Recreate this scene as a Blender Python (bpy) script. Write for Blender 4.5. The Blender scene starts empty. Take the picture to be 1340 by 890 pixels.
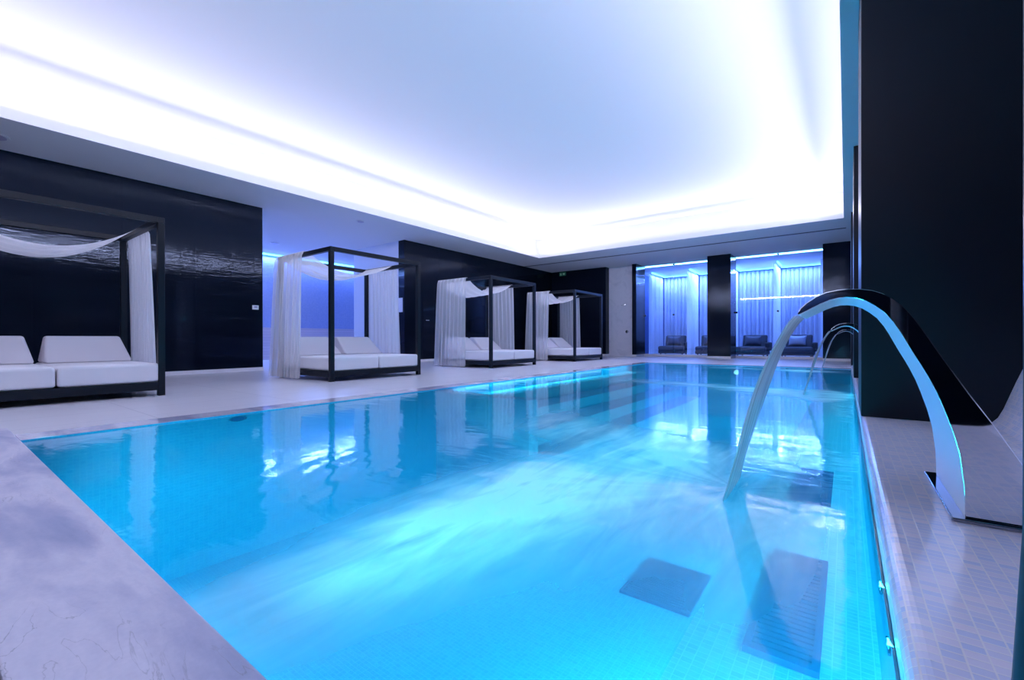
import bpy, bmesh, math, random
from mathutils import Vector, Matrix
random.seed(7)
S = bpy.context.scene
C = S.collection
PI = math.pi

# ------------------------------------------------------------------ helpers
class MB:
    """collects shapes into one bmesh, links them as one mesh object"""
    def __init__(self): self.bm = bmesh.new()
    def quad(self, *pts):
        return self.bm.faces.new([self.bm.verts.new(p) for p in pts])
    def box(self, x0, x1, y0, y1, z0, z1):
        v = [self.bm.verts.new((x, y, z)) for z in (z0, z1) for y in (y0, y1) for x in (x0, x1)]
        for f in ((0,2,3,1),(4,5,7,6),(0,1,5,4),(2,6,7,3),(0,4,6,2),(1,3,7,5)):
            self.bm.faces.new([v[i] for i in f])
        return self
    def prism(self, pts, axis, a, b):
        """polygon pts (2D) extruded along axis: 'y' -> pts are (x,z); 'x' -> (y,z); 'z' -> (x,y)"""
        def P(p, t):
            return {'y': (p[0], t, p[1]), 'x': (t, p[0], p[1]), 'z': (p[0], p[1], t)}[axis]
        A = [self.bm.verts.new(P(p, a)) for p in pts]; B = [self.bm.verts.new(P(p, b)) for p in pts]
        n = len(pts)
        self.bm.faces.new(A[::-1]); self.bm.faces.new(B)
        for i in range(n):
            self.bm.faces.new((A[i], A[(i+1)%n], B[(i+1)%n], B[i]))
        bmesh.ops.recalc_face_normals(self.bm, faces=self.bm.faces)
        return self
    def grid(self, nu, nv, fn):
        V = [[self.bm.verts.new(fn(i/nu, j/nv)) for i in range(nu+1)] for j in range(nv+1)]
        for j in range(nv):
            for i in range(nu):
                self.bm.faces.new((V[j][i], V[j][i+1], V[j+1][i+1], V[j+1][i]))
        return self
    def tube(self, path, r, n=12, caps=True):
        path = [Vector(p) for p in path]; rings = []
        up = Vector((0.123, 0.234, 0.96)).normalized()
        for k, p in enumerate(path):
            t = (path[min(k+1, len(path)-1)] - path[max(k-1, 0)]).normalized()
            a = t.cross(up).normalized(); b = t.cross(a).normalized()
            rr = r[k] if isinstance(r, (list, tuple)) else r
            rings.append([self.bm.verts.new(p + a*rr*math.cos(2*PI*i/n) + b*rr*math.sin(2*PI*i/n)) for i in range(n)])
        for k in range(len(rings)-1):
            for i in range(n):
                self.bm.faces.new((rings[k][i], rings[k][(i+1)%n], rings[k+1][(i+1)%n], rings[k+1][i]))
        if caps:
            self.bm.faces.new(rings[0][::-1]); self.bm.faces.new(rings[-1])
        bmesh.ops.recalc_face_normals(self.bm, faces=self.bm.faces)
        return self
    def build(self, name, mat, parent=None, loc=(0,0,0), smooth=False, bevel=0, seg=2, subsurf=0):
        bm = self.bm
        bm.normal_update()
        uv = bm.loops.layers.uv.new('UVMap')
        for f in bm.faces:
            n = f.normal; ax = max(range(3), key=lambda i: abs(n[i]))
            for l in f.loops:
                c = l.vert.co
                l[uv].uv = ((c.y, c.z), (c.x, c.z), (c.x, c.y))[ax]
            f.smooth = smooth
        me = bpy.data.meshes.new(name); bm.to_mesh(me); bm.free()
        o = bpy.data.objects.new(name, me); C.objects.link(o)
        me.materials.append(mat)
        o.location = loc
        if parent: o.parent = parent
        if bevel:
            m = o.modifiers.new('bevel', 'BEVEL'); m.width = bevel; m.segments = seg; m.limit_method = 'ANGLE'
            m.angle_limit = math.radians(40)
            if smooth: m.harden_normals = True
        if subsurf:
            m = o.modifiers.new('sub', 'SUBSURF'); m.levels = m.render_levels = subsurf
        return o

def tag(o, label=None, cat=None, group=None, kind=None):
    if label: o['label'] = label
    if cat: o['category'] = cat
    if group: o['group'] = group
    if kind: o['kind'] = kind
    return o
def thing(name, label, cat, loc=(0,0,0), group=None):
    o = bpy.data.objects.new(name, None); C.objects.link(o); o.location = loc
    o.empty_display_size = .1
    return tag(o, label, cat, group)
def struct(mb, name, mat, **k):
    return tag(mb.build(name, mat, **k), kind='structure')
def copy_tree(o, parent=None):
    c = o.copy(); C.objects.link(c)
    if parent: c.parent = parent
    for ch in [x for x in S.objects if x.parent == o]: copy_tree(ch, c)
    return c

# ------------------------------------------------------------------ materials
def new_mat(name):
    m = bpy.data.materials.new(name); m.use_nodes = True
    nt = m.node_tree; nt.nodes.clear()
    return m, nt
def N(nt, t, **k):
    n = nt.nodes.new(t)
    for a, b in k.items():
        if a.startswith('i_'):
            n.inputs[a[2:].replace('_', ' ')].default_value = b
        else: setattr(n, a, b)
    return n
def out(nt, sh):
    o = N(nt, 'ShaderNodeOutputMaterial'); nt.links.new(sh, o.inputs['Surface'])
def principled(name, col, rough=.5, metal=0, spec=.5, coat=0):
    m, nt = new_mat(name)
    p = N(nt, 'ShaderNodeBsdfPrincipled')
    p.inputs['Base Color'].default_value = (*col, 1); p.inputs['Roughness'].default_value = rough
    p.inputs['Metallic'].default_value = metal; p.inputs['Specular IOR Level'].default_value = spec
    p.inputs['Coat Weight'].default_value = coat
    out(nt, p.outputs[0])
    return m, nt, p
def add_bump(nt, p, height, strength, dist=.01):
    b = N(nt, 'ShaderNodeBump'); b.inputs['Strength'].default_value = strength; b.inputs['Distance'].default_value = dist
    nt.links.new(height, b.inputs['Height']); nt.links.new(b.outputs[0], p.inputs['Normal']); return b
def uvmap(nt, scale=(1,1,1)):
    t = N(nt, 'ShaderNodeTexCoord'); mp = N(nt, 'ShaderNodeMapping'); mp.inputs['Scale'].default_value = scale
    nt.links.new(t.outputs['UV'], mp.inputs[0]); return mp.outputs[0]
def objmap(nt, scale=(1,1,1)):
    t = N(nt, 'ShaderNodeTexCoord'); mp = N(nt, 'ShaderNodeMapping'); mp.inputs['Scale'].default_value = scale
    nt.links.new(t.outputs['Object'], mp.inputs[0]); return mp.outputs[0]
def noise(nt, vec, scale, detail=3, rough=.5, dist=0):
    n = N(nt, 'ShaderNodeTexNoise'); n.inputs['Scale'].default_value = scale
    n.inputs['Detail'].default_value = detail; n.inputs['Roughness'].default_value = rough
    n.inputs['Distortion'].default_value = dist
    nt.links.new(vec, n.inputs['Vector']); return n
def ramp(nt, fac, stops):
    r = N(nt, 'ShaderNodeValToRGB'); e = r.color_ramp.elements
    while len(e) < len(stops): e.new(.5)
    for el, (p, c) in zip(e, stops): el.position = p; el.color = (*c, 1)
    nt.links.new(fac, r.inputs[0]); return r
def brick(nt, vec, w, h, mortar, c1, c2, cm, offset=0):
    b = N(nt, 'ShaderNodeTexBrick'); b.offset = offset; b.squash = 1
    b.inputs['Scale'].default_value = 1; b.inputs['Brick Width'].default_value = w; b.inputs['Row Height'].default_value = h
    b.inputs['Mortar Size'].default_value = mortar; b.inputs['Mortar Smooth'].default_value = .3
    b.inputs['Color1'].default_value = (*c1, 1); b.inputs['Color2'].default_value = (*c2, 1); b.inputs['Mortar'].default_value = (*cm, 1)
    nt.links.new(vec, b.inputs['Vector']); return b
def mixc(nt, a, b, fac, mode='MIX'):
    m = N(nt, 'ShaderNodeMix', data_type='RGBA', blend_type=mode)
    for s, v in ((m.inputs[6], a), (m.inputs[7], b), (m.inputs[0], fac)):
        if hasattr(v, 'links') or isinstance(v, bpy.types.NodeSocket): nt.links.new(v, s)
        elif isinstance(v, (int, float)): s.default_value = v
        else: s.default_value = (*v, 1)
    return m.outputs[2]
def math_(nt, op, a, b=0., c=0., clamp=False):
    m = N(nt, 'ShaderNodeMath', operation=op); m.use_clamp = clamp
    for s, v in zip(m.inputs, (a, b, c)):
        if isinstance(v, bpy.types.NodeSocket): nt.links.new(v, s)
        else: s.default_value = v
    return m.outputs[0]

def emit(name, col, strength):
    m, nt = new_mat(name); e = N(nt, 'ShaderNodeEmission')
    e.inputs[0].default_value = (*col, 1); e.inputs[1].default_value = strength
    out(nt, e.outputs[0]); return m

M = {}
# plaster
M['plaster'], nt, p = principled('white_plaster', (.78, .78, .80), .8, spec=.2)
add_bump(nt, p, noise(nt, objmap(nt), 40).outputs[0], .03)
M['white_wall'], nt, p = principled('white_wall', (.72, .72, .78), .45)
# black glossy thin-tile cladding
def black_tile(name, panel, bump, rough=.1):
    m, nt, p = principled(name, (.006, .008, .013), rough, spec=.24)
    p.inputs['Specular Tint'].default_value = (.62, .76, 1, 1)
    v = uvmap(nt)
    b = brick(nt, v, panel, 4.0, .012, (1,1,1), (1,1,1), (0,0,0))
    c = brick(nt, v, .9, .03, .0025, (1,1,1), (.86,.86,.86), (.1,.1,.1), offset=.37)
    n = noise(nt, uvmap(nt, (2.2, 22, 1)), 1.0, 3, .55)
    n2 = noise(nt, uvmap(nt, (.5, 3, 1)), 1.0, 1)
    h = math_(nt, 'ADD', math_(nt, 'MULTIPLY', b.outputs[1], -.7), math_(nt, 'MULTIPLY', c.outputs[1], -.5))
    h = math_(nt, 'ADD', h, math_(nt, 'MULTIPLY', n.outputs[0], bump))
    h = math_(nt, 'ADD', h, math_(nt, 'MULTIPLY', n2.outputs[0], bump*.5))
    add_bump(nt, p, h, .14, .01)
    nt.links.new(mixc(nt, (.003,.005,.012), (.006,.010,.020), n2.outputs[0]), p.inputs['Base Color'])
    return m
M['black_tile'] = black_tile('black_gloss_tile', 1.06, .8, .06)
M['black_pillar'] = black_tile('black_pillar_tile', 6.0, 1.0, .07)
M['black_matte'], nt, p = principled('dark_pillar_cladding', (.005, .008, .016), .42, spec=.25)
add_bump(nt, p, noise(nt, uvmap(nt, (3, 14, 1)), 1, 4).outputs[0], .12)
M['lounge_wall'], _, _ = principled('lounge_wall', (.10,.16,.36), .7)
M['baseboard'], nt, p = principled('white_baseboard', (.86, .84, .88), .4)
# deck tiles
M['deck'], nt, p = principled('pale_deck_tile', (.7,.68,.72), .28)
v = uvmap(nt)
n = noise(nt, v, 1.3, 5)
b = brick(nt, v, .6, 1.2, .0035, (.90,.87,.91), (.87,.84,.88), (.56,.54,.60))
nt.links.new(mixc(nt, b.outputs[0], mixc(nt, (.9,.9,.92), (1,1,1), n.outputs[0]), 1., 'MULTIPLY'), p.inputs['Base Color'])
add_bump(nt, p, math_(nt, 'MULTIPLY', b.outputs[1], -1), .2, .003)
# marble
def marble(name, rough):
    m, nt, p = principled(name, (.6,.58,.64), rough)
    v = objmap(nt)
    w = noise(nt, objmap(nt, (.8, 2.6, 1)), 1.5, 6, .58, .35)
    base = ramp(nt, w.outputs[0], [(.32, (.42,.46,.66)), (.45, (.62,.61,.78)), (.57, (.86,.82,.93)), (.70, (.72,.70,.84))])
    ve = N(nt, 'ShaderNodeTexNoise'); ve.inputs['Scale'].default_value = 1.9; ve.inputs['Detail'].default_value = 7; ve.inputs['Distortion'].default_value = 1.2
    nt.links.new(objmap(nt, (1.5, 4.5, 1)), ve.inputs['Vector'])
    d = math_(nt, 'ABSOLUTE', math_(nt, 'SUBTRACT', ve.outputs[0], .5))
    vein = ramp(nt, d, [(0, (1,1,1)), (.007, (0,0,0))])
    gate = ramp(nt, noise(nt, v, 1.7, 2).outputs[0], [(.52, (0,0,0)), (.66, (1,1,1))])
    f = math_(nt, 'MULTIPLY', math_(nt, 'MULTIPLY', vein.outputs[0], gate.outputs[0]), .55)
    fine = noise(nt, v, 90, 2)
    c = mixc(nt, base.outputs[0], (.22,.21,.27), f)
    c = mixc(nt, c, mixc(nt, (.88,.88,.9), (1,1,1), fine.outputs[0]), 1., 'MULTIPLY')
    nt.links.new(c, p.inputs['Base Color'])
    return m
M['marble'] = marble('honed_marble', .42)
M['wet_marble'] = marble('wet_marble', .06)
M['marble_wall'], nt, p = principled('marble_wall', (.6,.6,.64), .18)
n = noise(nt, objmap(nt), 2.2, 7, .6, .6)
nt.links.new(ramp(nt, n.outputs[0], [(.3, (.66,.66,.74)), (.5, (.82,.81,.88)), (.7, (.75,.75,.83))]).outputs[0], p.inputs['Base Color'])
# mosaics
def mosaic(name, c1, c2, cm, size, rough, spec=.5, bump=.25):
    m, nt, p = principled(name, c1, rough, spec=spec)
    v = uvmap(nt)
    b = brick(nt, v, size, size*.72, size*.055, c1, c2, cm)
    nt.links.new(b.outputs[0], p.inputs['Base Color'])
    w = noise(nt, v, 1/size*.9, 1)
    h = math_(nt, 'ADD', math_(nt, 'MULTIPLY', b.outputs[1], -1.), math_(nt, 'MULTIPLY', w.outputs[0], .35))
    add_bump(nt, p, h, bump, .003)
    return m
M['ledge_mosaic'] = mosaic('pearl_mosaic', (.94,.86,.97), (.70,.75,.97), (.97,.93,.98), .034, .14)
M['pool_mosaic'] = mosaic('turquoise_mosaic', (.07,.58,.78), (.05,.52,.75), (.13,.65,.83), .034, .7, .03)
M['bench_mosaic'] = mosaic('pale_bench_mosaic', (.34,.70,.82), (.26,.60,.78), (.50,.80,.9), .034, .7, .03)
M['grille'], _, _ = principled('deep_blue_grille', (.008,.10,.28), .7, spec=.03)
# water
M['water'], nt = new_mat('pool_water')
tc = N(nt, 'ShaderNodeTexCoord'); obj = tc.outputs['Object']
def blob(x, y, rot, a, b, s):
    mp = N(nt, 'ShaderNodeMapping', vector_type='TEXTURE'); mp.inputs['Location'].default_value = (x, y, 0)
    mp.inputs['Rotation'].default_value = (0, 0, math.radians(rot)); mp.inputs['Scale'].default_value = (a, b, 1)
    nt.links.new(obj, mp.inputs[0])
    g = N(nt, 'ShaderNodeTexGradient', gradient_type='SPHERICAL'); nt.links.new(mp.outputs[0], g.inputs[0])
    q = math_(nt, 'SMOOTH_MIN', g.outputs[1], 1., .0)
    q = math_(nt, 'MULTIPLY', math_(nt, 'MULTIPLY', g.outputs[1], g.outputs[1]), math_(nt, 'SUBTRACT', 3., math_(nt, 'MULTIPLY', g.outputs[1], 2.)))
    return math_(nt, 'MULTIPLY', q, s)
def polar(cx, cy, fa, fr, seed):
    sx = N(nt, 'ShaderNodeSeparateXYZ'); nt.links.new(obj, sx.inputs[0])
    dx = math_(nt, 'SUBTRACT', sx.outputs[0], cx); dy = math_(nt, 'SUBTRACT', sx.outputs[1], cy)
    ang = math_(nt, 'ARCTAN2', dy, dx)
    r = math_(nt, 'SQRT', math_(nt, 'ADD', math_(nt, 'MULTIPLY', dx, dx), math_(nt, 'MULTIPLY', dy, dy)))
    # cos/sin of the angle keep the pattern seamless round the circle
    cb = N(nt, 'ShaderNodeCombineXYZ')
    nt.links.new(math_(nt, 'MULTIPLY', math_(nt, 'COSINE', ang), fa), cb.inputs[0])
    nt.links.new(math_(nt, 'MULTIPLY', math_(nt, 'SINE', ang), fa), cb.inputs[1])
    nt.links.new(math_(nt, 'ADD', math_(nt, 'MULTIPLY', r, fr), seed), cb.inputs[2])
    return noise(nt, cb.outputs[0], 1., 2, .45).outputs[0]
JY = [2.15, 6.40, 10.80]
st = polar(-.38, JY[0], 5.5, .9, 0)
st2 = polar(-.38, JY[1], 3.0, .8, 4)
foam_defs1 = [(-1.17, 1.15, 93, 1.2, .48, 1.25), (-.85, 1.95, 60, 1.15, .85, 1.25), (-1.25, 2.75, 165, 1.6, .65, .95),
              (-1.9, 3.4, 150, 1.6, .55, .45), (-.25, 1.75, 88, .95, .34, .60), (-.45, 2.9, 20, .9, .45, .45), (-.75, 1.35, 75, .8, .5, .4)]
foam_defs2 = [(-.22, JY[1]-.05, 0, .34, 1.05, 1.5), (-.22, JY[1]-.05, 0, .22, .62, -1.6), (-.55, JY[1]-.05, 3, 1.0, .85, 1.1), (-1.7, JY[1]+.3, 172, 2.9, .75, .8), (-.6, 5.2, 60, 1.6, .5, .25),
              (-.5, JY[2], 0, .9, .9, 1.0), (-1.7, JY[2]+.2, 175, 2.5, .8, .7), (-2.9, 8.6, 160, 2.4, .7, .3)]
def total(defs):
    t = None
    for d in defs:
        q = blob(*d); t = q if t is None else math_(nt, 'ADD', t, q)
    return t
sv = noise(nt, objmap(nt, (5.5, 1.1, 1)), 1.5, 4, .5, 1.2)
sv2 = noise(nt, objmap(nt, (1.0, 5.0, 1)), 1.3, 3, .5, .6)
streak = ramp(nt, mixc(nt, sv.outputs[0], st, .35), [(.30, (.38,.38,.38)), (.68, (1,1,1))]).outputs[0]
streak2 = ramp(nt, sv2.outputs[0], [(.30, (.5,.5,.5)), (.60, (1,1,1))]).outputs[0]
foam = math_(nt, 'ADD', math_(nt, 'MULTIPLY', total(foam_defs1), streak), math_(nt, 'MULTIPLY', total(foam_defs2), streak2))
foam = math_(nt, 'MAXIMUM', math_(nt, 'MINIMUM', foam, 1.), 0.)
rip = noise(nt, objmap(nt, (1, 2.2, 1)), 2.6, 3, .5, .4)
rip2 = noise(nt, objmap(nt), .8, 2)
bmp = N(nt, 'ShaderNodeBump'); bmp.inputs['Strength'].default_value = .05; bmp.inputs['Distance'].default_value = .05
wv = N(nt, 'ShaderNodeTexWave', wave_type='RINGS', rings_direction='Z'); wv.inputs['Scale'].default_value = 2.6
wv.inputs['Distortion'].default_value = 3.0; wv.inputs['Detail'].default_value = 2; wv.inputs['Detail Scale'].default_value = .9
wm = N(nt, 'ShaderNodeMapping', vector_type='TEXTURE'); wm.inputs['Location'].default_value = (-.4, 2.15, 0)
nt.links.new(obj, wm.inputs[0]); nt.links.new(wm.outputs[0], wv.inputs[0])
ringz = math_(nt, 'MULTIPLY', wv.outputs[1], blob(-2.0, 1.15, 20, 1.0, .75, .35))
nt.links.new(math_(nt, 'ADD', math_(nt, 'ADD', rip.outputs[0], rip2.outputs[0]), ringz), bmp.inputs['Height'])
tr = N(nt, 'ShaderNodeBsdfTransparent'); tr.inputs[0].default_value = (.55, .93, 1, 1)
gl = N(nt, 'ShaderNodeBsdfGlossy'); gl.inputs['Roughness'].default_value = .07; gl.inputs[0].default_value = (1,1,1,1)
fr = N(nt, 'ShaderNodeFresnel'); fr.inputs[0].default_value = 1.33
nt.links.new(bmp.outputs[0], gl.inputs['Normal']); nt.links.new(bmp.outputs[0], fr.inputs['Normal'])
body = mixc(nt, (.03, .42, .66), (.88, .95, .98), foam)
df = N(nt, 'ShaderNodeBsdfDiffuse'); nt.links.new(body, df.inputs[0])
tl = N(nt, 'ShaderNodeBsdfTranslucent'); nt.links.new(body, tl.inputs[0])
fd = N(nt, 'ShaderNodeMixShader'); fd.inputs[0].default_value = .5; nt.links.new(df.outputs[0], fd.inputs[1]); nt.links.new(tl.outputs[0], fd.inputs[2])
mx0 = N(nt, 'ShaderNodeMixShader'); nt.links.new(math_(nt, 'ADD', math_(nt, 'MULTIPLY', foam, .46), .36), mx0.inputs[0]); nt.links.new(tr.outputs[0], mx0.inputs[1]); nt.links.new(fd.outputs[0], mx0.inputs[2])
mx = N(nt, 'ShaderNodeMixShader'); nt.links.new(math_(nt, 'MULTIPLY', fr.outputs[0], math_(nt, 'SUBTRACT', 1., math_(nt, 'MULTIPLY', foam, .6))), mx.inputs[0]); nt.links.new(mx0.outputs[0], mx.inputs[1]); nt.links.new(gl.outputs[0], mx.inputs[2])
out(nt, mx.outputs[0])
# clear sheet glass / falling water
def thin_glass(name, tint, rough, milk, mcol=(1,1,1)):
    m, nt = new_mat(name)
    tr = N(nt, 'ShaderNodeBsdfTransparent'); tr.inputs[0].default_value = (*tint, 1)
    gl = N(nt, 'ShaderNodeBsdfGlossy'); gl.inputs['Roughness'].default_value = rough
    fr = N(nt, 'ShaderNodeFresnel'); fr.inputs[0].default_value = 1.5
    a = N(nt, 'ShaderNodeMixShader'); nt.links.new(fr.outputs[0], a.inputs[0]); nt.links.new(tr.outputs[0], a.inputs[1]); nt.links.new(gl.outputs[0], a.inputs[2])
    d = N(nt, 'ShaderNodeBsdfDiffuse'); d.inputs[0].default_value = (*mcol, 1)
    t = N(nt, 'ShaderNodeBsdfTranslucent'); t.inputs[0].default_value = (*mcol, 1)
    e = N(nt, 'ShaderNodeMixShader'); nt.links.new(d.outputs[0], e.inputs[1]); nt.links.new(t.outputs[0], e.inputs[2])
    b = N(nt, 'ShaderNodeMixShader'); b.inputs[0].default_value = milk; nt.links.new(a.outputs[0], b.inputs[1]); nt.links.new(e.outputs[0], b.inputs[2])
    out(nt, b.outputs[0])
    return m, nt, b
M['glass'], _, _ = thin_glass('clear_glass', (.93,.96,1), .01, .0)
M['jet'], nt, b = thin_glass('falling_water', (.94,.98,1), .12, .3, (.95,.97,1))
v = uvmap(nt, (45, 1.6, 1)); n = noise(nt, v, 1., 2)
nt.links.new(math_(nt, 'MULTIPLY', n.outputs[0], .75), b.inputs[0])
# sheer cloth
def sheer(name, alpha, col):
    m, nt = new_mat(name)
    tr = N(nt, 'ShaderNodeBsdfTransparent')
    d = N(nt, 'ShaderNodeBsdfDiffuse'); d.inputs[0].default_value = (*col, 1)
    t = N(nt, 'ShaderNodeBsdfTranslucent'); t.inputs[0].default_value = (*col, 1)
    e = N(nt, 'ShaderNodeMixShader'); e.inputs[0].default_value = .45; nt.links.new(d.outputs[0], e.inputs[1]); nt.links.new(t.outputs[0], e.inputs[2])
    b = N(nt, 'ShaderNodeMixShader'); b.inputs[0].default_value = alpha; nt.links.new(tr.outputs[0], b.inputs[1]); nt.links.new(e.outputs[0], b.inputs[2])
    lw = N(nt, 'ShaderNodeLayerWeight'); lw.inputs[0].default_value = .35
    f = math_(nt, 'ADD', math_(nt, 'MULTIPLY', lw.outputs['Facing'], .55), alpha, clamp=True)
    nt.links.new(f, b.inputs[0])
    out(nt, b.outputs[0]); return m
M['voile'] = sheer('white_voile', .60, (.94,.93,.95))
M['lounge_sheer'] = sheer('lounge_sheer_curtain', .62, (.84,.87,.94))
# fabrics and metals
M['cushion'], nt, p = principled('white_upholstery', (.93,.91,.94), .85, spec=.2)
add_bump(nt, p, noise(nt, objmap(nt), 260, 2).outputs[0], .08)
M['cushion_back'], nt, p = principled('off_white_upholstery', (.84,.79,.83), .85, spec=.2)
add_bump(nt, p, noise(nt, objmap(nt), 260, 2).outputs[0], .08)
M['frame'], _, _ = principled('black_powder_coat', (.006,.010,.018), .4, spec=.3)
M['chrome'], _, _ = principled('polished_steel', (.80,.82,.86), .03, metal=1)
M['satin'], _, _ = principled('satin_steel', (.86,.88,.92), .42, metal=1)
M['dark_chrome'], _, _ = principled('dark_polished_steel', (.30,.32,.38), .06, metal=1)
M['dark_fabric'], _, _ = principled('navy_upholstery', (.018,.022,.04), .7)
M['pillow_a'], _, _ = principled('slate_pillow', (.05,.06,.10), .6)
M['pillow_b'], _, _ = principled('silver_satin_pillow', (.30,.34,.46), .32)
M['white_plastic'], _, _ = principled('white_plastic', (.85,.84,.88), .4)
M['screen'], _, _ = principled('grey_screen', (.45,.40,.55), .3)
M['sign_plate'], _, _ = principled('frosted_sign', (.76,.77,.86), .4)
M['sign_text'], _, _ = principled('sign_text', (.9,.9,.97), .5)
M['exit_green'] = emit('exit_green', (.01, .05, .05), .25)
M['exit_white'] = emit('exit_white', (.25, .5, .45), .15)
M['blue_wall'], nt, p = principled('blue_glass_mosaic', (.22,.32,.65), .13, spec=.8)
v = uvmap(nt); b = brick(nt, v, .05, .05, .003, (.36,.44,.74), (.31,.40,.70), (.30,.38,.62))
nt.links.new(b.outputs[0], p.inputs['Base Color'])
add_bump(nt, p, math_(nt, 'ADD', noise(nt, v, 14, 2).outputs[0], math_(nt, 'MULTIPLY', b.outputs[1], -.4)), .5, .006)
M['planks'], nt, p = principled('pale_planks', (.62,.54,.62), .5)
b = brick(nt, uvmap(nt), 6, .09, .004, (.66,.58,.66), (.60,.53,.61), (.42,.36,.46))
nt.links.new(b.outputs[0], p.inputs['Base Color'])
M['slot'], _, _ = principled('dark_slot', (.01,.012,.03), .6)
M['dark_floor'], _, _ = principled('dark_lower_floor', (.02,.02,.03), .5)
M['led_blue'] = emit('blue_led', (.16, .55, 1.0), 9)
M['led_soft'] = emit('blue_led_soft', (.10, .50, 1.0), 3.0)
M['led_white'] = emit('cove_led', (1, .95, .98), 6)
M['lens'] = emit('pool_lens', (.45, .92, 1.0), 2)

# ------------------------------------------------------------------ dimensions
H = 3.44                       # soffit height
WX = -9.9                      # long black wall
BY = 16.0                      # far wall
PX0, PX1, PY0, PY1 = -4.28, .083, .40, 11.88   # pool
RX0, RX1, RY0, RY1 = -8.46, -.043, -3.2, 12.85 # ceiling recess
AX = -15.0                     # alcove far wall
GY = 16.85                     # lounge glass
TZ = 4.14

# ------------------------------------------------------------------ shell
m = MB()
m.box(AX-.3, PX0-.26, -5, BY+.9, -.2, 0)
m.box(PX0-.26, 1.9, PY1+.26, BY+.9, -.2, 0)
struct(m, 'floor', M['deck'])
struct(MB().box(PX0-.26, 1.9, -5, .0, -1.3, -1.1), 'floor_lower', M['dark_floor'])
struct(MB().box(-7.2, .6, BY+.9, 20.6, -.2, .0), 'floor_lounge', M['deck'])
# coping
m = MB()
m.box(PX0-.26, PX0, PY0, PY1+.26, -.05, .002); m.box(PX0, PX1+.02, PY1, PY1+.26, -.05, .002)
struct(m, 'trim_1', M['wet_marble'])
struct(MB().box(-4.95, .30, .095, PY0, -1.1, .004), 'trim_2', M['marble'], bevel=.006)
# pool basin
D = -1.25
m = MB()
m.quad((PX0,PY0,D),(PX1,PY0,D),(PX1,PY1,D),(PX0,PY1,D))
e = .002
m.quad((PX0+e,PY0,D),(PX0+e,PY1,D),(PX0+e,PY1,-.001),(PX0+e,PY0,-.001))
m.quad((PX1,PY0,D),(PX1,PY0,0),(PX1,PY1,0),(PX1,PY1,D))
m.quad((PX0,PY1-e,D),(PX1,PY1-e,D),(PX1,PY1-e,-.001),(PX0,PY1-e,-.001))
m.quad((PX0,PY0,D),(PX0,PY0,-.05),(PX1,PY0,-.05),(PX1,PY0,D))
struct(m, 'pool_basin', M['pool_mosaic'])
# bench along the right wall, steps along the left
struct(MB().box(-.43, PX1-.001, PY0+.001, PY1-.001, D, -.33), 'pool_bench', M['bench_mosaic'])
m = MB()
for k in range(4):
    m.box(PX0+.001, PX0+.42*(k+1), 4.24, 10.5, D, -.14-.17*k) if k == 0 else m.box(PX0+.42*k, PX0+.42*(k+1), 4.24, 10.5, D, -.14-.17*k)
struct(m, 'pool_steps', M['bench_mosaic'])
struct(MB().box(PX0+.001, PX0+1.47, 4.06, 4.24, D, -.03), 'trim_3', M['marble'])
# right mosaic ledge with rounded nose, sweeping up at its back
prof = [(PX1, -.06)]
for k in range(7):
    a = PI - k*PI/12
    prof.append((PX1+.036+.036*math.cos(a), .044+.036*math.sin(a)))
prof += [(.40,.08),(.62,.08),(.70,.085),(.745,.10),(.778,.14),(.803,.20),(.828,.28),(.856,.37),(.885,.455),(.92,.56),(.955,.64),(1.0,.69),(1.07,.715),(1.9,.72),(1.9,-.06)]
m = MB(); m.prism(prof, 'y', -.2, 4.16)
struct(m, 'ledge_mosaic', M['ledge_mosaic'])
prof2 = prof[:8] + [(1.9, .08), (1.9, -.06)]
m = MB(); m.prism(prof2, 'y', 4.16, 12.1)
struct(m, 'ledge_far', M['ledge_mosaic'])
# ceiling: soffit slab with the recess, tray above it
m = MB()
for b_ in ((AX-.3, RX0, -5, 20.8), (RX1, 1.9, -5, 20.8), (RX0, RX1, -5, RY0), (RX0, RX1, RY1, 20.8)):
    m.box(*b_, H, H+.14)
struct(m, 'ceiling', M['plaster'])
o_ = .30
m = MB()
x0, x1, y0, y1 = RX0-o_, RX1+o_, RY0-o_, RY1+o_
m.box(x0-.1, x1+.1, y0-.1, y1+.1, TZ, TZ+.1)
m.box(x0-.1, x0, y0, y1, H+.14, TZ); m.box(x1, x1+.1, y0, y1, H+.14, TZ)
m.box(x0, x1, y0-.1, y0, H+.14, TZ); m.box(x0, x1, y1, y1+.1, H+.14, TZ)
struct(m, 'ceiling_tray', M['plaster'])
# walls
struct(MB().box(WX-.25, WX, -5, 4.40, .07, H), 'wall_left', M['black_tile'])
struct(MB().box(WX-.25, WX, 8.19, BY, .07, H), 'wall_left_far', M['black_tile'])
struct(MB().box(WX-.25, -7.45, BY, BY+.3, .07, H), 'wall_back', M['black_tile'])
m = MB(); m.box(-7.45, -6.39, BY+.32, BY+.5, 0, H); m.box(-7.47, -7.45, BY+.3, BY+.5, 0, H)
struct(m, 'wall_back_marble', M['marble_wall'])
m = MB()
m.box(WX-.255, WX+.012, -5, 4.405, 0, .07); m.box(WX-.255, WX+.012, 8.19, BY-.012, 0, .07); m.box(WX, -7.44, BY-.012, BY+.3, 0, .07)
struct(m, 'baseboard_left', M['baseboard'])
struct(MB().box(-12.3, WX-.25, 8.19, 8.4, 0, H), 'wall_alcove', M['white_wall'])
struct(MB().box(AX, WX-.25, 2.0, 2.2, 0, H), 'wall_alcove_near', M['white_wall'])
struct(MB().box(AX, WX-.25, 11.2, 11.4, 0, H), 'wall_alcove_far', M['white_wall'])
struct(MB().box(AX-.2, AX, 2.0, 11.4, 1.04, H), 'wall_alcove_blue', M['blue_wall'])
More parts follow.
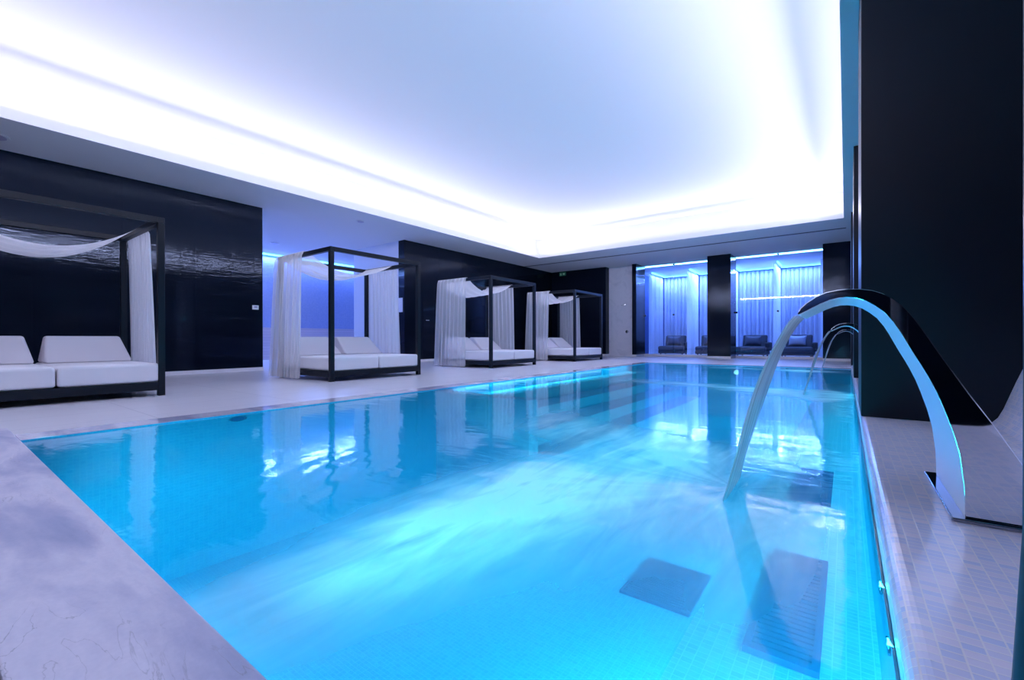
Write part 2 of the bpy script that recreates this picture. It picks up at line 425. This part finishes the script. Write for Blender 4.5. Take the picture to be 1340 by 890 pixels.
struct(MB().box(AX-.2, AX+.12, 2.2, 11.2, 0, 1.04), 'wall_alcove_planks', M['planks'])
struct(MB().box(AX+.01, AX+.05, 2.3, 11.1, H-.05, H-.012), 'trim_4', M['led_soft'])
struct(MB().box(1.9, 2.1, -5, 20.8, -1.3, H), 'wall_right', M['black_matte'])
struct(MB().box(AX, 1.9, -5.2, -5, -1.3, H), 'wall_front', M['black_tile'])
# pillars on the ledge
for k, (ya, nm) in enumerate(((4.155, .9), (8.15, .9), (12.35, .9))):
    zb = .08 if k < 2 else 0
    struct(MB().box(.088, 1.9, ya, ya+nm, zb, H), 'pillar', M['black_matte'], bevel=.006)
# pillars of the far wall
m = MB()
for nm, xa, xb in (('a', -6.39, -6.23), ('b', -3.75, -3.03), ('c', -.55, 1.9)):
    struct(MB().box(xa, xb, BY, GY+.05, .07, H), 'pillar', M['black_pillar'])
    m.box(xa-.008, xb+.008, BY-.012, GY+.05, 0, .07)
struct(m, 'baseboard_back', M['baseboard'])
# lounge glazing: two windows, each two panes in a thin frame with point fixings
def glazing(idx, xa, xb, split, zt):
    g = MB()
    g.box(xa, split-.004, GY, GY+.012, .075, H-.01); g.box(split+.004, xb, GY, GY+.012, .075, H-.01)
    w = tag(g.build('window_%d' % idx, M['glass']), kind='structure')
    MB().box(xa, xb, GY-.02, GY+.04, 0, .075).build('sill', M['baseboard'], w)
    for x in (xa+.03, split):
        MB().tube([(x, GY-.025, 1.55), (x, GY+.03, 1.55)], .035, 14).build('point_fixing', M['dark_chrome'], w)
    MB().box(split-.03, split+.03, GY-.02, GY+.04, H-.06, H-.01).build('patch_clamp', M['frame'], w)
    l = MB().box(xa+.01, xb-.01, GY+.05, GY+.085, H-.035, H-.005).build('led_strip', M['led_blue'], w)
glazing(1, -6.23, -3.75, -5.12, 0)
glazing(2, -3.03, -.55, -1.78, 0)
# lounge shell behind the glass
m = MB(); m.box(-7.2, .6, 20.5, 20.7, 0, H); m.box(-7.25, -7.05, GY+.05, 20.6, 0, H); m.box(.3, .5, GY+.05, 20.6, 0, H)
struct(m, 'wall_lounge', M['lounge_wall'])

# ------------------------------------------------------------------ lounge curtains
def curtain_x(x0, x1, y, z0, z1, folds, amp, seed):
    r = random.Random(seed); ph = [r.uniform(0, 6.28) for _ in range(4)]
    def f(u, v):
        a = amp*(.75+.25*v)
        d = a*math.sin(2*PI*folds*u+ph[0]) + a*.45*math.sin(2*PI*folds*1.63*u+ph[1]+.6*v)
        return (x0+(x1-x0)*u+.25*a*math.sin(4*PI*folds*u+ph[2]), y+d, z1+(z0-z1)*v)
    return MB().grid(int(folds*12), 10, f)
def curtain_y(x, y0, y1, z0, z1, folds, amp, seed):
    r = random.Random(seed); ph = [r.uniform(0, 6.28) for _ in range(4)]
    def f(u, v):
        a = amp*(.75+.25*v)
        return (x + a*math.sin(2*PI*folds*u+ph[0]) + a*.4*math.sin(2*PI*folds*1.7*u+ph[1]), y0+(y1-y0)*u, z1+(z0-z1)*v)
    return MB().grid(int(folds*12), 10, f)
PART = [-6.56, -5.05, -3.52, -2.05, -.66]
names = ['leftmost lounge', 'second lounge', 'third lounge', 'fourth lounge']
back_lab = ['sheer curtain hung behind the leftmost lounge seat', 'sheer curtain behind the seat next to the middle black pillar',
            'sheer curtain behind the seat just right of the middle black pillar', 'sheer curtain behind the rightmost seat with the silvery pillow']
GC = 'blue-lit sheer curtains behind the glass'
for k in range(4):
    o = curtain_x(PART[k]+.05, PART[k+1]-.05, 20.1, .02, H-.10, 9, .055, 10+k).build('sheer_curtain', M['lounge_sheer'], smooth=True)
    tag(o, back_lab[k], 'curtain', GC)
side_lab = ['sheer side curtain at the left end of the glass lounge', 'sheer side curtain dividing the two seats of the left glass bay',
            'sheer side curtain behind the middle black pillar', 'sheer side curtain dividing the two seats of the right glass bay',
            'sheer side curtain at the right end of the glass lounge']
for k in range(5):
    o = curtain_y(PART[k], 18.3, 20.0, .02, H-.10, 10, .03, 30+k).build('sheer_curtain', M['lounge_sheer'], smooth=True)
    tag(o, side_lab[k], 'curtain', GC)
for k in range(4):
    m = MB(); m.box(PART[k]+.06, PART[k+1]-.06, 19.93, 19.96, H-.07, H-.03)
    struct(m, 'trim_5', M['led_soft'])
    m = MB(); m.box(PART[k]+.08, PART[k]+.11, 18.35, 19.9, H-.07, H-.03)
    struct(m, 'trim_6', M['led_soft'])

# ------------------------------------------------------------------ lounge chaises
def pillow_mesh(w, h, t):
    m = MB()
    def half(s):
        def f(u, v):
            a, b = 2*u-1, 2*v-1
            k = max(0, (1-abs(a)**2.6)*(1-abs(b)**2.6))**.55
            pin = 1-.10*(1-abs(a))*abs(b)**3-.0
            return (a*w/2*(1-.08*(1-b*b)), s*t/2*k, b*h/2*(1-.13*(1-a*a)))
        return f
    m.grid(14, 10, half(1)); m.grid(14, 10, half(-1))
    bmesh.ops.remove_doubles(m.bm, verts=m.bm.verts, dist=.0008)
    bmesh.ops.recalc_face_normals(m.bm, faces=m.bm.faces)
    return m
def make_chaise():
    r = thing('chaise_longue', 'x', 'lounge chair')
    MB().box(-.50, .50, -.62, .55, .06, .20).build('base', M['dark_fabric'], r, smooth=True, bevel=.03)
    MB().box(-.49, .49, -.72, .40, .18, .36).build('seat_cushion', M['dark_fabric'], r, smooth=True, bevel=.07, seg=4)
    MB().prism([(.28,.30),(.55,.22),(.66,.78),(.50,.80)], 'x', -.40, .42).build('backrest', M['dark_fabric'], r, smooth=True, bevel=.05, seg=3)
    MB().box(.42, .58, -.25, .50, .20, .52).build('armrest', M['dark_fabric'], r, smooth=True, bevel=.05, seg=3)
    for x in (-.42, .42):
        for y in (-.52, .46):
            MB().tube([(x, y, 0), (x, y, .08)], .025, 8).build('leg', M['frame'], r)
    return r
ch = make_chaise()
ch_pos = [(-5.75, 18.9, .12), (-4.30, 18.9, .12), (-2.80, 18.75, 0), (-1.38, 18.75, 0)]
ch_lab = ['dark lounge chair in the left glass bay, in full view left of the middle pillar', 'dark lounge chair half hidden behind the middle black pillar',
          'dark lounge chair just right of the middle black pillar', 'dark lounge chair behind the nearest water stream, with silvery pillow']
pl_lab = ['slate pillow on the lounge chair of the left glass bay', 'slate pillow on the chair half hidden by the middle pillar',
          'slate pillow on the chair just right of the middle pillar', 'silvery blue pillow on the rightmost lounge chair']
for k, (x, y, rz) in enumerate(ch_pos):
    o = ch if k == 0 else copy_tree(ch)
    o.location = (x, y, 0); o.rotation_euler.z = rz
    tag(o, ch_lab[k], 'lounge chair', 'lounge chairs behind the glass')
    p_ = pillow_mesh(.56, .40, .17).build('pillow', M['pillow_b'] if k == 3 else M['pillow_a'], smooth=True)
    q = Matrix.Rotation(rz, 4, 'Z') @ Vector((-.02, .20, 0))
    p_.location = (x+q.x, y+q.y, .575); p_.rotation_euler = (math.radians(-16), 0, rz)
    tag(p_, pl_lab[k], 'pillow', 'pillows on the lounge chairs')

# ------------------------------------------------------------------ canopy daybeds (local: x 0 front .. -L back, y 0..W)
DL, DW, DH, PT = 1.64, 1.80, 2.08, .066
def make_daybed():
    r = thing('canopy_daybed', 'x', 'daybed')
    for x in (-PT, -DL):
        for y in (0, DW-PT):
            MB().box(x, x+PT, y, y+PT, 0, DH-PT).build('post', M['frame'], r, bevel=.004)
    for y in (0, DW-PT):
        MB().box(-DL, 0, y, y+PT, DH-PT, DH).build('top_rail', M['frame'], r, bevel=.004)
        MB().box(-DL+PT, -PT, y, y+PT, .065, .16).build('base_rail', M['frame'], r, bevel=.004)
    for x in (-PT, -DL):
        MB().box(x, x+PT, PT, DW-PT, DH-PT, DH).build('top_rail', M['frame'], r, bevel=.004)
        MB().box(x, x+PT, PT, DW-PT, .065, .16).build('base_rail', M['frame'], r, bevel=.004)
    MB().box(-DL+PT, -PT, PT, DW-PT, .10, .15).build('platform', M['frame'], r)
    mid = DW/2
    for a, b in ((.03, mid-.006), (mid+.006, DW-.03)):
        # a soft mattress, slightly domed with a drooping hem
        def top(u, v, a=a, b=b): return None
        MB().box(-DL+.10, -.012, a, b, .158, .375).build('mattress', M['cushion'], r, smooth=True, bevel=.035, seg=4)
        c0, c1 = a+.05, b-.05
        m = MB()
        zs = .378; xb = -DL+.08
        base = [(xb, c0-.02), (xb, c1+.02), (xb+.52, c1+.02), (xb+.52, c0-.02)]
        topp = [(xb, c0+.03), (xb, c1-.03), (xb+.14, c1-.03), (xb+.14, c0+.03)]
        B = [m.bm.verts.new((x, y, zs)) for x, y in base]; T = [m.bm.verts.new((x, y, .70)) for x, y in topp]
        m.bm.faces.new(B); m.bm.faces.new(T[::-1])
        for i in range(4): m.bm.faces.new((B[i], T[i], T[(i+1)%4], B[(i+1)%4]))
        bmesh.ops.recalc_face_normals(m.bm, faces=m.bm.faces)
        m.build('back_cushion', M['cushion_back'], r, smooth=True, bevel=.03, seg=4)
    return r
def make_drape(parent, seed, w=.90, sag=.31, flare=.0):
    """one length of voile: up from the floor, over the near rail, a sagging swag, down over the far rail"""
    rd = random.Random(seed); ph = [rd.uniform(0, 6.28) for _ in range(6)]
    z0, zt = .02, DH+.012
    L1 = zt-z0; n1, n2 = 26, 36
    path = []
    for k in range(n1): path.append((0, k/n1))
    path += [(1, 0)]
    for k in range(n2+1): path.append((2, k/n2))
    path += [(3, 0)]
    for k in range(1, n1+1): path.append((4, k/n1))
    x0 = -DL-.02
    nu = 110
    def pt(u, seg, t):
        wv = math.sin(2*PI*8*u+ph[0]+1.2*math.sin(5*u+ph[1])) + .35*math.sin(2*PI*4.7*u+ph[1])
        x = x0+w*u
        if seg == 0:
            drop = 1-t
            amp = .014+.030*drop**.6
            y = -.022-amp*(1+wv*.8)-.03*drop
            x += -.05*(1-u)*drop + .012*math.sin(3*drop+6*u+ph[2])*drop
            return (x, y, z0+L1*t)
        if seg == 1: return (x, .0-.012, zt)
        if seg == 2:
            y = PT*.5+(DW-PT)*t
            s = 4*t*(1-t)
            sg = sag*(1+.10*math.sin(ph[3]))
            z = zt - s*(sg+.05*(1-u)) + .010*s*math.sin(2*PI*3.4*u+ph[4]) 
            # the swag gathers toward the back in the middle
            return (x - .06*s*u + .02*s, y, z)
        if seg == 3: return (x, DW+.012, zt)
        drop = t; amp = .014+.030*drop**.6
        y = DW+.022+amp*(1+wv*.8)+.02*drop
        return (x+.06*drop*(u-.3)+.012*math.sin(3*drop+6*u+ph[5])*drop, y, zt-L1*t)
    m = MB()
    V = [[m.bm.verts.new(pt(i/nu, *p_)) for i in range(nu+1)] for p_ in path]
    for j in range(len(V)-1):
        for i in range(nu):
            m.bm.faces.new((V[j][i], V[j][i+1], V[j+1][i+1], V[j+1][i]))
    o = m.build('canopy_drape', M['voile'], parent, smooth=True)
    # doubled hem along the bottom of the near end
    h = MB()
    V = [[h.bm.verts.new(Vector(pt(i/nu, 0, t))+Vector((0, -.003, 0))) for i in range(nu+1)] for t in (0, .018, .036, .054)]
    for j in range(3):
        for i in range(nu):
            h.bm.faces.new((V[j][i], V[j][i+1], V[j+1][i+1], V[j+1][i]))
    h.build('hem', M['voile'], o, smooth=True)
    return o
bed0 = make_daybed()
beds = [(-6.40, -.05), (-6.30, 3.79), (-6.345, 7.69), (-6.24, 11.36)]
bed_lab = ['black canopy daybed at the left edge, beside the pool corner', 'black canopy daybed in front of the alcove opening, second from the left',
           'black canopy daybed in front of the far black wall, third from the left', 'smallest, farthest black canopy daybed next to the pale marble wall']
for k, (x, y) in enumerate(beds):
    o = bed0 if k == 0 else copy_tree(bed0)
    o.location = (x, y, 0)
    tag(o, bed_lab[k], 'daybed', 'canopy daybeds along the pool')
for k, o in enumerate([x for x in S.objects if x.name.startswith('canopy_daybed')]):
    make_drape(o, 50+k, w=.92 if k < 3 else .80, sag=.30 if k else .33)

# ------------------------------------------------------------------ fountains
FY = 1.95
outer = [(-.144,.742),(-.136,.761),(-.118,.780),(-.090,.801),(-.058,.816),(-.026,.822),(.004,.824),(.038,.822),(.071,.815),(.096,.804),(.120,.787),(.143,.765),(.165,.737),(.188,.698),(.211,.655),(.236,.606),(.262,.558),(.310,.470),(.358,.387),(.418,.275),(.50,.125),(.515,.092)]
inner = [(-.141,.736),(-.111,.752),(-.071,.775),(-.044,.787),(-.018,.793),(.004,.7935),(.030,.789),(.055,.778),(.079,.760),(.104,.736),(.127,.701),(.143,.670),(.158,.637),(.175,.600),(.196,.557),(.211,.524),(.229,.480),(.246,.428),(.266,.359),(.281,.290),(.292,.190),(.295,.092)]
def make_fountain():
    r = thing('water_fountain', 'x', 'fountain', (0, FY, 0))
    m = MB()
    n = len(outer)
    def far(i): return .55-.15*(1-i/(n-1))**1.5
    rows = []
    for i in range(n):
        (ox, oz), (ix, iz) = outer[i], inner[i]
        rows.append([m.bm.verts.new(p) for p in ((ox, 0, oz), (ox, far(i), oz), (ix, far(i), iz), (ix, 0, iz))])
    for i in range(n-1):
        for k in range(4):
            fc = m.bm.faces.new((rows[i][k], rows[i][(k+1)%4], rows[i+1][(k+1)%4], rows[i+1][k]))
            if k == 2: fc.material_index = 1      # satin underside
    m.bm.faces.new(rows[0]); m.bm.faces.new(rows[-1][::-1])
    bmesh.ops.recalc_face_normals(m.bm, faces=m.bm.faces)
    o = m.build('spout_blade', M['chrome'], r, smooth=True, bevel=.003, seg=2)
    o.data.materials.append(M['satin'])
    o.modifiers['bevel'].angle_limit = math.radians(50)
    MB().box(.262, .60, -.02, .585, .081, .094).build('base_plate', M['dark_chrome'], r, bevel=.004, seg=2, smooth=True)
    return r
def make_jet(k):
    # falling sheet of water from the lip to the pool
    n = 26; x0, z0, x1 = -.151, .737, -.402
    slope = .0
    def zc(t):
        x = x0+(x1-x0)*t
        # start along the lip's tangent, then fall as a parabola
        return x, z0-.42*(t**1.0)*.55-(z0-.231+.012)*(t**1.75)
    m = MB()
    def sheet(off, rev):
        def f(u, v):
            x, z = zc(v)
            wob = .006*math.sin(9*v+3*u)*v
            edge = .010*(1-(2*u-1)**2)**.5
            return (x+off*edge+wob, .003+.394*u+.012*v*(u-.3), z)
        return f
    m.grid(18, n, sheet(1, 0)); m.grid(18, n, sheet(-1, 1))
    bmesh.ops.remove_doubles(m.bm, verts=m.bm.verts, dist=.0004)
    bmesh.ops.recalc_face_normals(m.bm, faces=m.bm.faces)
    return m
f0 = make_fountain()
F_lab = ['large polished steel arching fountain in the right foreground', 'middle polished steel fountain arching out from behind the near dark pillar',
         'farthest and smallest polished steel fountain, beyond the second dark pillar']
J_lab = ['sheet of water falling from the large foreground fountain', 'stream of water falling from the middle fountain', 'stream of water falling from the farthest fountain']
j0 = make_jet(0).build('water_stream', M['jet'], smooth=True)
for k, dy in enumerate((0, 4.28, 8.75)):
    o = f0 if k == 0 else copy_tree(f0)
    o.location = (0, FY+dy, 0); tag(o, F_lab[k], 'fountain', 'steel fountains along the pool edge')
    j = j0 if k == 0 else j0.copy()
    if k: C.objects.link(j)
    j.location = (0, FY+dy, 0); tag(j, J_lab[k], 'water stream', 'streams of water from the fountains')

# ------------------------------------------------------------------ pool water and things in the pool
m = MB(); m.grid(1, 1, lambda u, v: (PX0+(PX1-PX0)*u, PY0+(PY1-PY0)*v, -.008))
tag(m.build('pool_water', M['water']), 'turquoise pool water streaked with white foam', 'water', kind='stuff')
def grille(x0, x1, y0, y1, z, label):
    r = thing('floor_grille', label, 'grille', ((x0+x1)/2, (y0+y1)/2, z), 'dark grilles under the water')
    w, d = (x1-x0)/2, (y1-y0)/2
    m = MB(); t = .02
    m.box(-w, w, -d, -d+t, 0, .02); m.box(-w, w, d-t, d, 0, .02); m.box(-w, -w+t, -d+t, d-t, 0, .02); m.box(w-t, w, -d+t, d-t, 0, .02)
    m.build('grille_frame', M['grille'], r)
    MB().box(-w+t, w-t, -d+t, d-t, .001, .008).build('grille_tray', M['grille'], r)
    m = MB(); n = max(4, int((2*d)/.03))
    for i in range(1, n):
        y = -d+2*d*i/n; m.box(-w+t, w-t, y-.011, y+.011, .009, .014)
    m.build('grille_slats', M['grille'], r)
grille(-.262, -.062, 1.55, 2.35, -.329, 'dark grille on the pool bench in the lower right of the pool')
grille(-.272, -.072, 3.18, 3.95, -.329, 'dark grille on the pool bench below the foreground fountain stream')
grille(-1.36, -.86, 3.15, 3.78, D+.001, 'dark grille sunk in the deep pool floor beside the bench')
for k, (y, lab) in enumerate(((1.585, 'small chrome nozzle on the right pool wall, farther of the two'), (1.295, 'small chrome nozzle on the right pool wall, nearer of the two'))):
    r = thing('wall_nozzle', lab, 'nozzle', (PX1, y, -.03), 'nozzles on the right pool wall')
    MB().tube([(.0, 0, 0), (-.012, 0, 0)], .012, 12).build('nozzle_cap', M['chrome'], r)
    MB().tube([(-.008, -.035, -.004), (-.008, .035, -.004)], .0035, 8).build('nozzle_bar', M['dark_chrome'], r)
def pool_light(loc, axis, label):
    r = thing('pool_light', label, 'pool light', loc, 'underwater lights')
    d = Vector(axis)
    m = MB(); m.tube([Vector((0,0,0)), d*.02], .07, 20); m.build('rim', M['chrome'], r)
    m = MB(); m.tube([d*.02, d*.026], .055, 20); m.build('lens', M['lens'], r)
pool_light((-4.278, 10.78, -.28), (1, 0, 0), 'glowing underwater light near the far left pool corner')
pool_light((-2.12, PY1, -.16), (0, -1, 0), 'glowing underwater light in the middle of the far pool wall')
r = thing('wall_inlet', 'dark oval inlet just under the water at the left pool edge', 'inlet', (PX0+.002, 1.69, -.045))
r.scale = (1, 1.2, .34)
MB().tube([(0,0,0), (.012,0,0)], .06, 16).build('inlet_ring', M['dark_chrome'], r)
MB().tube([(.012,0,0), (.016,0,0)], .045, 16).build('inlet_grate', M['grille'], r)

# ------------------------------------------------------------------ fittings
r = thing('thermostat', 'white thermostat on the black wall left of the alcove', 'thermostat', (WX, 4.25, 1.325))
MB().box(0, .022, -.062, .062, -.045, .045).build('cover_plate', M['white_plastic'], r, bevel=.006)
MB().box(.022, .024, -.03, .03, -.012, .028).build('display', M['screen'], r)
r = thing('notice_sign', 'pale notice plate on the white alcove wall', 'sign', (-10.13, 8.19, 1.62))
MB().box(-.16, .16, -.012, 0, -.2, .2).build('plate', M['sign_plate'], r)
m = MB()
for k in range(8):
    m.box(-.12, .12-.04*(k % 3), -.014, -.012, .15-k*.043, .162-k*.043)
m.build('text_lines', M['sign_text'], r)
r = thing('exit_sign', 'small green exit sign high on the far black wall', 'sign', (-9.36, BY, 3.33))
MB().box(-.15, .15, -.035, 0, -.075, .075).build('sign_body', M['exit_green'], r)
m = MB()
m.tube([(-.075,-.038,.045), (-.075,-.038,.046)], .016, 10)
m.prism([(-.09,.03),(-.06,.03),(-.055,-.01),(-.03,-.05),(-.05,-.05),(-.075,-.015),(-.10,-.05),(-.118,-.05),(-.09,-.01)], 'y', -.039, -.035)
m.prism([(.02,.02),(.02,-.02),(.07,-.02),(.07,-.045),(.12,0),(.07,.045),(.07,.02)], 'y', -.039, -.035)
m.build('pictogram', M['exit_white'], r)
def door(idx, axis, a, b, zt):
    m = MB()
    if axis == 'x':
        m.box(WX, WX+.012, a, b, .07, zt)
        d = tag(m.build('door_%d' % idx, M['black_tile']), kind='structure')
        MB().tube([(WX+.012, a+.07, 1.21), (WX+.06, a+.07, 1.21), (WX+.06, a+.20, 1.21)], .011, 10).build('handle', M['chrome'], d)
    else:
        m.box(a, b, BY-.012, BY, .07, zt)
        d = tag(m.build('door_%d' % idx, M['black_tile']), kind='structure')
        MB().tube([(b-.07, BY-.012, 1.25), (b-.07, BY-.06, 1.25), (b-.20, BY-.06, 1.25)], .011, 10).build('handle', M['chrome'], d)
door(1, 'x', 8.86, 9.76, 2.3)
door(2, 'y', -9.42, -8.47, 2.3)
r = thing('shower_mixer', 'steel lever high on the pale marble wall', 'shower fitting', (-6.78, BY+.32, 1.97))
MB().tube([(0,0,0), (0,-.05,0)], .03, 14).build('rosette', M['chrome'], r)
MB().tube([(0,-.05,0), (-.16,-.05,-.02)], .011, 10).build('lever', M['chrome'], r)
r = thing('shower_valve', 'round dark knob low on the pale marble wall', 'shower fitting', (-6.72, BY+.32, .93))
MB().tube([(0,0,0), (0,-.012,0)], .06, 18).build('rosette', M['chrome'], r)
MB().tube([(0,-.012,0), (0,-.06,0)], .04, 16).build('knob', M['dark_chrome'], r)
r = thing('ceiling_vent', 'long dark slot vent in the far ceiling soffit', 'vent', (0, 14.02, H))
MB().box(-9.88, .0, -.06, .06, -.004, .0).build('slot', M['slot'], r)
m = MB(); m.box(-9.88, 0, -.068, -.06, -.006, 0); m.box(-9.88, 0, .06, .068, -.006, 0)
m.build('slot_frame', M['plaster'], r)
for loc, rad, lab in (((-9.3, .62), .17, 'round ceiling speaker at the left edge above the black wall'), ((-9.17, 6.29), .09, 'small round ceiling fitting between the alcove and the light cove'),
                      ((-13.2, 6.2), .11, 'round ceiling fitting inside the alcove')):
    r = thing('ceiling_speaker', lab, 'ceiling fitting', (loc[0], loc[1], H), 'round ceiling fittings')
    MB().tube([(0,0,0), (0,0,-.012)], rad, 28).build('rim', M['plaster'], r)
    MB().tube([(0,0,-.012), (0,0,-.018)], rad*.8, 28).build('grill', M['screen'], r)
r = thing('handrail', 'dark handrail post cut off by the right edge of the picture', 'handrail', (.219, .86, .08))
MB().tube([(0,0,1.1),(0,0,.53),(-.001,0,.315),(-.010,-.0,.12),(-.02,0,.0)], .035, 16).build('rail', M['frame'], r, smooth=True)
MB().tube([(-.02,0,0.001),(-.02,0,.012)], .06, 20).build('flange', M['frame'], r)

# ------------------------------------------------------------------ lights
def area(name, loc, size, size_y, col, power, rot=(0,0,0), spread=180):
    l = bpy.data.lights.new(name, 'AREA'); l.shape = 'RECTANGLE'; l.size = size; l.size_y = size_y
    l.color = col; l.energy = power; l.spread = math.radians(spread)
    o = bpy.data.objects.new(name, l); C.objects.link(o); o.location = loc; o.rotation_euler = rot; return o
WARM = (.76, .74, 1)
PWB, PWN = 1.3, 4.8    # watts per metre of cove strip: edge glow, ceiling wash
zc = H+.17
xm, ym = (RX0+RX1)/2, (RY0+RY1)/2
LX, LY = RX1-RX0, RY1-RY0
def cove(name, loc, sx, sy, d, power, spread=180):
    o = area(name, loc, sx, sy, WARM, power, spread=spread)
    o.rotation_euler = Vector(d).to_track_quat('-Z', 'Y').to_euler()
for nm, p0, ln, d in (('cove_left', (RX0-.14, ym), LY, (1, 0)), ('cove_right', (RX1+.14, ym), LY, (-1, 0)),
                      ('cove_far', (xm, RY1+.14), LX, (0, -1)), ('cove_near', (xm, RY0-.14), LX, (0, 1))):
    cove(nm, (*p0, zc), ln, .05, (d[0]*.6, d[1]*.6, .8), PWB*ln)          # glow on the tray edge
    cove(nm+'_wash', (*p0, zc), ln, .05, (d[0]*.985, d[1]*.985, .17), PWN*ln, 70)   # throw across the tray ceiling
BLUE = (.17, .32, 1)
for k in range(4):
    xc = (PART[k]+PART[k+1])/2; w = PART[k+1]-PART[k]-.15
    area('lounge_led', (xc, 19.85, H-.09), w, .04, BLUE, 28, (math.radians(-12), 0, 0))
    area('lounge_led_side', (PART[k]+.15, 19.1, H-.09), .04, 1.4, BLUE, 18, (0, 0, 0))
for xa, xb in ((-6.2,-3.78), (-3.0,-.58)):
    area('glass_led', ((xa+xb)/2, GY+.12, H-.05), xb-xa, .04, BLUE, 40, (math.radians(0), 0, 0))
area('alcove_led', (AX+.12, 6.7, H-.06), .04, 8.6, (.22, .36, 1), 95, (0, math.radians(-15), 0))
CY = (.03, .74, 1)
def lamp(loc, d, power):  # shared by the two pool_light fixtures and the added, unseen fill lamps
    l = bpy.data.lights.new('underwater_lamp', 'AREA'); l.shape = 'DISK'; l.size = .24; l.energy = power; l.color = CY
    o = bpy.data.objects.new('underwater_lamp', l); C.objects.link(o); o.location = loc
    o.rotation_euler = Vector(d).to_track_quat('-Z', 'Y').to_euler()
PL = 6.0
for y in (1.0, 2.4, 3.8, 5.4, 7.0, 8.6, 10.2, 11.3): lamp((-.45, y, -.62), (-1, 0, -.05), PL)  # added fill, no fixtures: hidden on the bench riser to light the pool evenly
for x in (-3.6, -2.4, -1.2): lamp((x, PY0+.04, -.5), (0, 1, -.15), PL)  # more added fill, out of view on the near pool wall, no fixtures
area('bench_fill', (PX1-.004, 5.2, -.022), 9.2, .02, CY, 16).rotation_euler = Vector((-1, 0, -.8)).to_track_quat('-Z', 'Y').to_euler()  # added fill strip at the waterline to brighten the bench, not a real fitting
area('step_fill', (PX0+.008, 7.4, -.022), 6.0, .02, CY, 16).rotation_euler = Vector((1, 0, -.8)).to_track_quat('-Z', 'Y').to_euler()  # invented strip under the left coping, added to brighten the steps
lamp((-.18, PY0+.04, -.19), (0, 1, -.03), PL*1.8)  # added unseen lamp grazing along the bench top, no fixture
lamp((PX0+.05, 10.78, -.24), (1, 0, 0), PL*.8)
for x in (-2.12,): lamp((x, PY1-.04, -.3), (0, -1, -.15), PL*.5)
# ------------------------------------------------------------------ world, camera, view
w = bpy.data.worlds.new('world'); S.world = w; w.use_nodes = True
w.node_tree.nodes['Background'].inputs[0].default_value = (.02, .03, .06, 1)
w.node_tree.nodes['Background'].inputs[1].default_value = .5
cam = bpy.data.cameras.new('camera'); co = bpy.data.objects.new('camera', cam); C.objects.link(co)
yaw, pitch, roll, f = .64304, -.0017885, -.00178692, 583.6
c, s = math.cos(yaw), math.sin(yaw)
F = Vector((-s*math.cos(pitch), c*math.cos(pitch), math.sin(pitch)))
R = Vector((c, s, 0)); U = R.cross(F)
R2 = R*math.cos(roll)+U*math.sin(roll); U2 = -R*math.sin(roll)+U*math.cos(roll)
co.matrix_world = Matrix(((R2.x, U2.x, -F.x, 0), (R2.y, U2.y, -F.y, 0), (R2.z, U2.z, -F.z, .65), (0, 0, 0, 1)))
cam.sensor_fit = 'HORIZONTAL'; cam.sensor_width = 36; cam.lens = f/1340*36; cam.clip_start = .01; cam.clip_end = 200
S.camera = co
S.view_settings.view_transform = 'Standard'; S.view_settings.look = 'None'
S.view_settings.exposure = 1.15; S.view_settings.gamma = 1; S.view_settings.use_curve_mapping = False
S.cycles.use_denoising = True
S.cycles.max_bounces = 12; S.cycles.diffuse_bounces = 6; S.cycles.glossy_bounces = 5; S.cycles.transparent_max_bounces = 16
S.cycles.caustics_reflective = False; S.cycles.caustics_refractive = False
S.cycles.sample_clamp_indirect = 8
